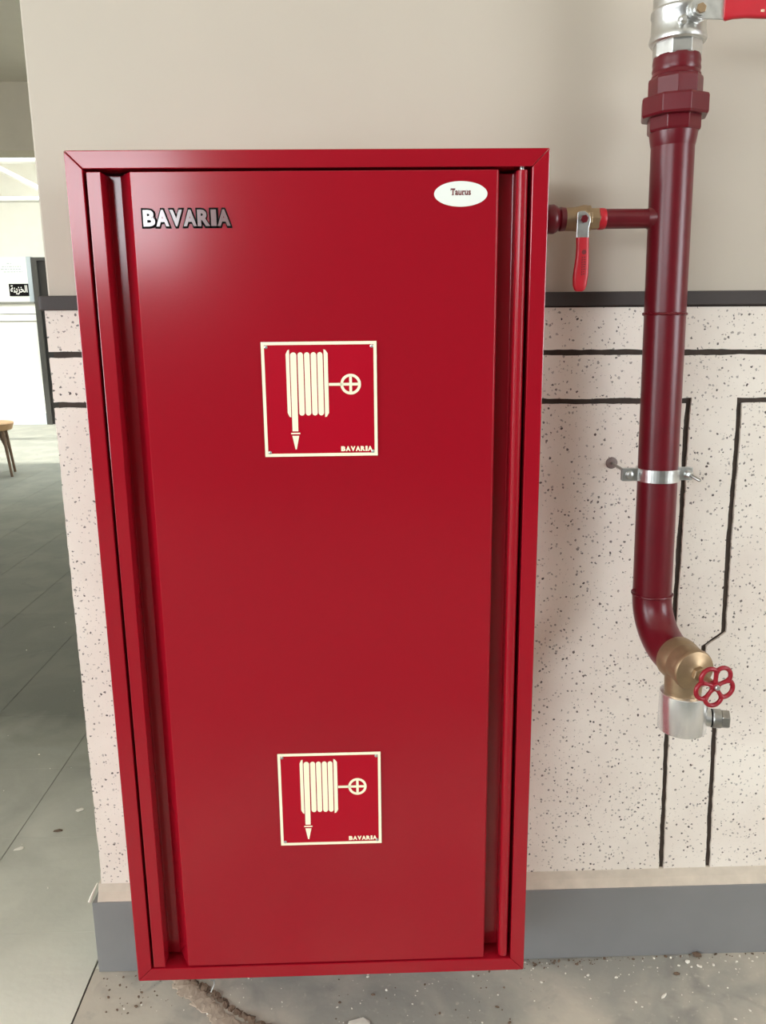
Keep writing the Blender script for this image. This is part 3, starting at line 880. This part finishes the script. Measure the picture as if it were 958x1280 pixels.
# long bolt end on the right, pointing at the viewer
b = lathe(B(), (cc.x + RAD + 0.020, RY - 0.006, CLZ), (0.45, -0.85, -0.28), [(0, 0.0035), (0.030, 0.0033), (0.032, 0.002)], 14); obj('bolt_tail', b, STEEL, cl, smooth=True)
b = ngon_prism(B(), (cc.x + RAD + 0.021, RY - 0.008, CLZ), (0.45, -0.85, -0.28), 0.0075, 0.007, 6, 0.2, chamfer=0.05); obj('nut', b, ZINC, cl, bevel=0.0005)
# stand-off rod to the wall with plug
b = lathe(B(), (cc.x - RAD - 0.017, RY + 0.003, CLZ + 0.001), (0.0, 1, 0.012), [(0, 0.0032), (0.118, 0.0032)], 16); obj('standoff_rod', b, STEEL, cl, smooth=True)
b = lathe(B(), (cc.x - RAD - 0.017, WY + 0.001, CLZ + 0.003), (0, -1, 0), [(0, 0.0125), (0.002, 0.0125), (0.0035, 0.0100), (0.0045, 0.0045)], 24); obj('wall_plug', b, PLUG, cl, smooth=True)

# ------------------------------------------------------------------ landing valve
def at(t, dz=0.0): return E0 + d * t + Vector((0, 0, dz))
lv = thing('landing_valve', 'brass right-angle hose valve at the foot of the riser with red handwheel', 'valve', (at(0.04).x, at(0.04).y, at(0.04).z - 0.14))
b = lathe(B(), at(0.0), d, [(0, 0.0385), (0.001, 0.0425), (0.012, 0.0430), (0.026, 0.0415), (0.034, 0.0385)], 44); obj('inlet', b, BRASS, lv, smooth=True)
b = lathe(B(), at(0.010), d, [(0, 0.0385), (0.010, 0.0400), (0.028, 0.0400), (0.046, 0.0385), (0.050, 0.0370)], 44); obj('body', b, BRASS, lv, smooth=True)
b = lathe(B(), at(0.056), d, [(0, 0.0370), (0.001, 0.0405), (0.006, 0.0405), (0.010, 0.0385), (0.013, 0.0300), (0.016, 0.0190), (0.020, 0.0140)], 44); obj('bonnet', b, BRASS, lv, smooth=True)
b = ngon_prism(B(), at(0.072), d, 0.0150, 0.014, 6, 0.3, chamfer=0.05); obj('gland_nut', b, BRASS, lv, bevel=0.0006)
b = lathe(B(), at(0.084), d, [(0, 0.0075), (0.030, 0.0070), (0.044, 0.0050)], 20); obj('stem', b, BRASS, lv, smooth=True)
# outlet neck
OC = at(0.032)
b = lathe(B(), OC + Vector((0, 0, -0.012)), (0, 0, -1), [(0, 0.036), (0.020, 0.0355), (0.034, 0.0350), (0.046, 0.0345), (0.050, 0.0330)], 44); obj('outlet_neck', b, BRASS, lv, smooth=True)
# chrome coupling
c0 = OC + Vector((0.003, 0, -0.058))
b = lathe(B(), c0, (0, 0, -1), [(0, 0.030), (0, 0.0445), (0.001, 0.0455), (0.076, 0.0455), (0.0775, 0.0445), (0.0775, 0.038), (0.060, 0.037)], 56, cap=True)
cp = obj('outlet_coupling', b, ALU, lv, smooth=True); cp['label'] = 'polished chrome coupling'
# release lug to the right
lug_ax = Vector((0.96, -0.26, 0.0)).normalized()
lc = c0 + Vector((0, 0, -0.050))
b = lathe(B(), lc + lug_ax * 0.040, lug_ax, [(0, 0.017), (0.012, 0.0170)], 28); obj('lug_collar', b, SATIN, cp, smooth=True)
b = lathe(B(), lc + lug_ax * 0.0515, lug_ax, [(0, 0.0175), (0.0025, 0.0175)], 28); obj('lug_ring', b, BLACK, cp, smooth=True)
b = lathe(B(), lc + lug_ax * 0.054, lug_ax, [(0, 0.0165), (0.003, 0.0185), (0.016, 0.0180)], 28); obj('lug', b, STEEL, cp, smooth=True)
b = ngon_prism(B(), lc + lug_ax * 0.070, lug_ax, 0.0185, 0.015, 6, 0.5, chamfer=0.06); obj('lug_nut', b, STEEL, cp, bevel=0.0008)
# dangling washer tongue under the coupling
b = tube(B(), [c0 + Vector((-0.002, -0.012, -0.076)), c0 + Vector((0.006, -0.016, -0.081)), c0 + Vector((0.014, -0.020, -0.084)), c0 + Vector((0.020, -0.021, -0.090))], [0.0022, 0.0024, 0.0028, 0.0022], 8); obj('tongue', b, BLACK, lv, smooth=True)
# handwheel: five open lobes
HC = at(0.128)
e1, e2, _ = frame_of(d)
b = B()
NP = 180
hw_pts = []
ph = math.radians(125)
def rim(a): return 0.0275 + 0.0110 * abs(math.cos(2.5 * (a - ph))) ** 0.7
for k in range(NP):
    a = 2 * math.pi * k / NP
    hw_pts.append(HC + (e1 * math.cos(a) + e2 * math.sin(a)) * rim(a))
wheel = None
b = tube(B(), hw_pts, 0.0042, 12, closed=True)
wheel = obj('handwheel', b, REDWHEEL, lv, smooth=True); wheel['label'] = 'red five-lobed handwheel'
for k in range(5):
    a = ph + math.radians(36) + 2 * math.pi * k / 5
    u = e1 * math.cos(a) + e2 * math.sin(a)
    b = tube(B(), [HC + u * 0.004, HC + u * 0.014, HC + u * 0.024, HC + u * (rim(a) + 0.001)], [0.0050, 0.0038, 0.0042, 0.0058], 12)
    obj('spoke', b, REDWHEEL, wheel, smooth=True)
b = lathe(B(), HC - d * 0.006, d, [(0, 0.0085), (0.009, 0.0090), (0.012, 0.0080)], 24); obj('hub', b, REDWHEEL, wheel, smooth=True)
b = lathe(B(), HC + d * 0.004, d, [(0, 0.0052), (0.005, 0.0052), (0.0065, 0.0040), (0.0065, 0.0)], 16); obj('hub_nut', b, ZINC, wheel, smooth=True)

# ------------------------------------------------------------------ far end of the hall
KY = 12.0
kz = thing('cashier_booth', 'white cashier booth front in the sunlit far end of the hall', 'booth', (-5.8, KY + 0.1, 0))
def kp(nm, x0, x1, z0, z1, m, dy=0.0, dep=0.12):
    return obj(nm, box(B(), x0, x1, KY - dy, KY + dep, z0, z1), m, kz)
kp('plinth', -6.59, -5.035, 0.0, 0.18, PALEBLUE)
kp('lower_panel', -6.59, -5.035, 0.18, 1.635, WHITE)
kp('ledge', -6.59, -5.035, 1.645, 1.745, WHITE, 0.02)
kp('ledge', -6.59, -5.035, 1.755, 1.905, WHITE, 0.03)
kp('counter_edge', -6.59, -5.035, 1.905, 1.935, GREYTRIM, 0.06)
kp('upper_panel', -6.59, -5.12, 1.935, 2.62, WHITE)
kp('edge_post', -5.12, -5.05, 1.935, 2.62, PALEBLUE)
sg = thing('cashier_sign', 'small black plate with white Arabic lettering on the far booth', 'sign', (-5.27, KY, 2.02))
obj('plate', box(B(), -5.422, -5.120, KY - 0.006, KY, 2.025, 2.212), BLACK, sg)
t = place_text(text_bm('\uFE94\uFEE8\uFEF3\uFEB0\uFEA8\uFEDF\uFE8D', 0.02), -5.402, -5.140, 2.045, 2.190, KY - 0.0055, 0.002)
obj('lettering', t, WHITE, sg)['kind'] = 'stuff'
nt_ = thing('paper_notice', 'white paper notice with faint lines above the cashier sign', 'notice', (-5.33, KY, 2.25))
obj('sheet', box(B(), -5.56, -5.135, KY - 0.003, KY, 2.245, 2.59), STICKER, nt_)
b = B()
for (z, a, c) in ((2.512, -5.42, -5.34), (2.465, -5.50, -5.20), (2.425, -5.52, -5.20), (2.385, -5.48, -5.19)):
    rr = random.Random(int(z * 1000)); x = a
    while x < c:
        w = rr.uniform(0.015, 0.05); box(b, x, min(x + w, c), KY - 0.004, KY - 0.003, z, z + 0.014); x += w + 0.012
obj('lettering', b, PALEBLUE, nt_)['kind'] = 'stuff'
dr = thing('door_1', 'black framed door beside the far white booth', None, (-4.5, KY, 0)); dr['kind'] = 'structure'
obj('door_frame', box(B(), -5.032, -4.945, KY - 0.04, KY + 0.10, 0, 2.605), FRAMEM, dr)
obj('door_frame', box(B(), -4.03, -3.945, KY - 0.04, KY + 0.10, 0, 2.605), FRAMEM, dr)
obj('door_frame', box(B(), -4.945, -4.03, KY - 0.04, KY + 0.10, 2.555, 2.605), FRAMEM, dr)
obj('door_leaf', box(B(), -4.945, -4.03, KY, KY + 0.05, 0.005, 2.555), DARKDOOR, dr)
# roof truss over the court
TY = 9.0
tr = thing('roof_truss', 'white tubular roof truss crossing the bright far hall', 'truss', (-2.7, TY, 3.04))
zt, zb = 3.455, 3.020
obj('top_chord', tube(B(), [(ROOM_X0, TY, zt), (ROOM_X1, TY, zt)], 0.032, 16), WHITE, tr, smooth=True)
obj('bottom_chord', tube(B(), [(ROOM_X0, TY, zb), (ROOM_X1, TY, zb)], 0.032, 16), WHITE, tr, smooth=True)
x = -6.03; k = 0
while x < 3.0:
    a, c = ((x, zt), (x + 0.85, zb)) if k % 2 == 0 else ((x, zb), (x + 0.85, zt))
    obj('diagonal', tube(B(), [(a[0], TY + 0.004, a[1]), (c[0], TY + 0.004, c[1])], 0.030, 12), WHITE, tr, smooth=True)
    x += 0.85; k += 1

# wooden stool, only its right side in view
SXc, SYc = -3.80, 7.20
st = thing('wooden_stool', 'wooden stool with splayed legs at the left edge, before the sunlit floor', 'stool', (SXc, SYc, 0))
b = lathe(B(), (SXc, SYc, 0.480), (0, 0, 1), [(0, 0.185), (0.006, 0.200), (0.050, 0.215), (0.070, 0.222), (0.082, 0.215), (0.085, 0.19)], 40); obj('seat', b, WOOD, st, smooth=True)
for k in range(4):
    a = math.radians(-28 + 90 * k)
    u = Vector((math.cos(a), math.sin(a), 0))
    foot = Vector((SXc, SYc, 0)) + u * 0.235; top = Vector((SXc, SYc, 0.490)) + u * 0.165
    obj('leg', tube(B(), [foot, foot.lerp(top, 0.5), top], [0.013, 0.016, 0.020], 14), DARKWOOD, st, smooth=True)
    kn = foot.lerp(top, 0.62); inn = Vector((SXc, SYc, 0.488)) + u * 0.09
    obj('brace', tube(B(), [kn, inn], [0.012, 0.016], 10), DARKWOOD, st, smooth=True)

# ------------------------------------------------------------------ small things on the floor
def rock(cx, cy, r, seed, flat=0.55, sx=1.0, rot=0.0):
    rr = random.Random(seed)
    b = B(); bmesh.ops.create_icosphere(b, subdivisions=1, radius=1.0)
    zmin = 9
    for v in b.verts:
        k = rr.uniform(0.7, 1.15)
        x, y, z = v.co * k
        x *= sx
        v.co = Vector((cx + r * (x * math.cos(rot) - y * math.sin(rot)), cy + r * (x * math.sin(rot) + y * math.cos(rot)), r * flat * z))
        zmin = min(zmin, v.co.z)
    for v in b.verts: v.co.z += -zmin + 0.0006
    return b
def chip(name, label, cx, cy, r, seed, cat, m=CHIP, flat=0.55, sx=1.0, rot=0.0, zo=0.0):
    o = obj(name, rock(cx, cy, r, seed, flat, sx, rot), m, loc=(cx, cy, 0))
    return tag(o, label, cat)
chip('plaster_lump', 'white plaster lump by the baseboard below the brass valve', 0.839, 0.205, 0.0068, 1, 'debris')
chip('plaster_lump', 'brown dirt clod against the baseboard below the handwheel', 0.868, 0.221, 0.0095, 2, 'debris', m=DIRT, sx=1.4)
chip('plaster_sliver', 'thin white sliver lying aslant on the screed at lower right', 0.746, 0.105, 0.0045, 3, 'debris', flat=0.5, sx=2.6, rot=0.7)
chip('plaster_lump', 'small white crumb right of the plaster lump by the baseboard', 0.862, 0.190, 0.0045, 4, 'debris', sx=1.6, rot=-0.8)
chip('dirt_clod', 'small dark clod on the screed before the white plaster lump', 0.800, 0.168, 0.0048, 5, 'debris', m=DIRT, sx=1.6)
chip('plaster_heap', 'pale crumbly plaster heap at the bottom edge below the cabinet', 0.052, 0.052, 0.020, 6, 'debris', flat=0.16, sx=1.7)
chip('wood_chip', 'pale curled shaving on the grey tiles left of the wall end', -0.838, 0.909, 0.011, 7, 'debris', flat=0.25, sx=1.7, rot=0.2)
chip('dirt_clod', 'dark twig-like scrap on the grey tiles left of the cabinet', -0.868, 0.800, 0.009, 8, 'debris', m=DIRT, flat=0.3, sx=1.8, rot=0.3)
chip('plaster_sliver', 'flat white flake near the tile joint at the left edge', -0.951, 0.716, 0.010, 9, 'debris', flat=0.15, sx=1.8, rot=0.5)
# countless fine crumbs
def crumbs(name, label, n, seed, regions, rmin, rmax, m):
    rr = random.Random(seed); b = B()
    for _ in range(n):
        x0, x1, y0, y1 = rr.choice(regions)
        r = rmin + (rmax - rmin) * rr.random() ** 2.5
        t = rock(rr.uniform(x0, x1), rr.uniform(y0, y1), r, rr.random(), 0.6, rr.uniform(0.8, 1.6), rr.uniform(0, 3))
        tm = bpy.data.meshes.new('tmp'); t.to_mesh(tm); t.free(); b.from_mesh(tm); bpy.data.meshes.remove(tm)
    tag(obj(name, b, m), label, 'debris', kind='stuff')
crumbs('plaster_crumbs', 'fine white plaster crumbs scattered over the screed', 170, 21,
       [(0.0, 0.5, 0.02, 0.20), (0.45, 1.05, 0.16, 0.226), (0.5, 1.0, 0.03, 0.22), (-0.55, -0.1, 0.0, 0.22)], 0.0010, 0.0036, CHIP)
crumbs('dirt_crumbs', 'fine brown dirt along the foot of the baseboard', 200, 22,
       [(0.42, 0.62, 0.198, 0.226), (0.4, 1.1, 0.214, 0.227), (0.0, 0.5, 0.03, 0.2), (-0.55, -0.35, 0.1, 0.22)], 0.0010, 0.0040, DIRT)
crumbs('tile_crumbs', 'few pale specks of rubble on the grey tiles', 26, 23,
       [(-1.2, -0.62, 0.0, 1.3), (-1.6, -0.9, 1.2, 3.0)], 0.0012, 0.0038, CHIP)
# broken ridge in the screed running out from under the cabinet
ridge = [(-0.365, 0.225), (-0.340, 0.194), (-0.287, 0.159), (-0.233, 0.107), (-0.166, 0.066), (-0.10, 0.035), (-0.03, -0.02), (0.02, -0.08)]
rr = random.Random(31)
pts, rad = [], []
for i in range(len(ridge) - 1):
    for k in range(14):
        t = k / 14
        x = ridge[i][0] + (ridge[i + 1][0] - ridge[i][0]) * t + rr.uniform(-0.003, 0.003)
        y = ridge[i][1] + (ridge[i + 1][1] - ridge[i][1]) * t + rr.uniform(-0.003, 0.003)
        pts.append((x, y, -0.0025 + rr.uniform(-0.002, 0.0015))); rad.append(0.0070 + rr.uniform(-0.003, 0.0035))
b = tube(B(), pts, rad, 10)
for v in b.verts: v.co += Vector((rr.uniform(-1, 1), rr.uniform(-1, 1), rr.uniform(-0.8, 0.5))) * 0.0028
o = obj('dirt_ridge', b, DIRT, loc=(-0.2, 0.1, 0))
tag(o, 'brown broken mortar ridge curving out from under the cabinet', 'debris')
# low mortar smear on the left of the ridge
rr = random.Random(44)
line = [(-0.372, 0.205), (-0.345, 0.170), (-0.297, 0.128), (-0.245, 0.075), (-0.185, 0.036), (-0.12, 0.005)]
pts, rad = [], []
for i in range(len(line) - 1):
    for k in range(12):
        t = k / 12
        pts.append((line[i][0] + (line[i + 1][0] - line[i][0]) * t + rr.uniform(-0.004, 0.004), line[i][1] + (line[i + 1][1] - line[i][1]) * t + rr.uniform(-0.004, 0.004), 0.0))
        rad.append(0.020 + rr.uniform(-0.006, 0.006))
b = tube(B(), pts, rad, 14)
for v in b.verts: v.co.z = v.co.z * 0.15 + rr.uniform(-0.0006, 0.0006)
cx_, cy_ = -0.25, 0.10
o = obj('mortar_smear', b, SMEAR, loc=(cx_, cy_, 0))
tag(o, 'low pale mortar smear beside the broken ridge on the floor', 'debris')
# thin wire loop by the ridge
o = obj('wire_scrap', tube(B(), [(-0.296, 0.190, 0.004), (-0.285, 0.178, 0.014), (-0.282, 0.165, 0.016), (-0.288, 0.152, 0.006)], 0.0014, 8), ZINC, loc=(-0.288, 0.17, 0), smooth=True)
tag(o, 'short pale wire scrap arching over the mortar ridge', 'wire')
# splintered plaster edge at the end of the baseboard
b = tube(B(), [(-0.576, 0.236, 0.187), (-0.569, 0.246, 0.204), (-0.561, 0.258, 0.222)], [0.0036, 0.0028, 0.0010], 6)
o = obj('plaster_splinter', b, CHIP, loc=(-0.57, 0.24, 0.19)); tag(o, 'pale plaster splinter leaning at the left end of the baseboard', 'debris')
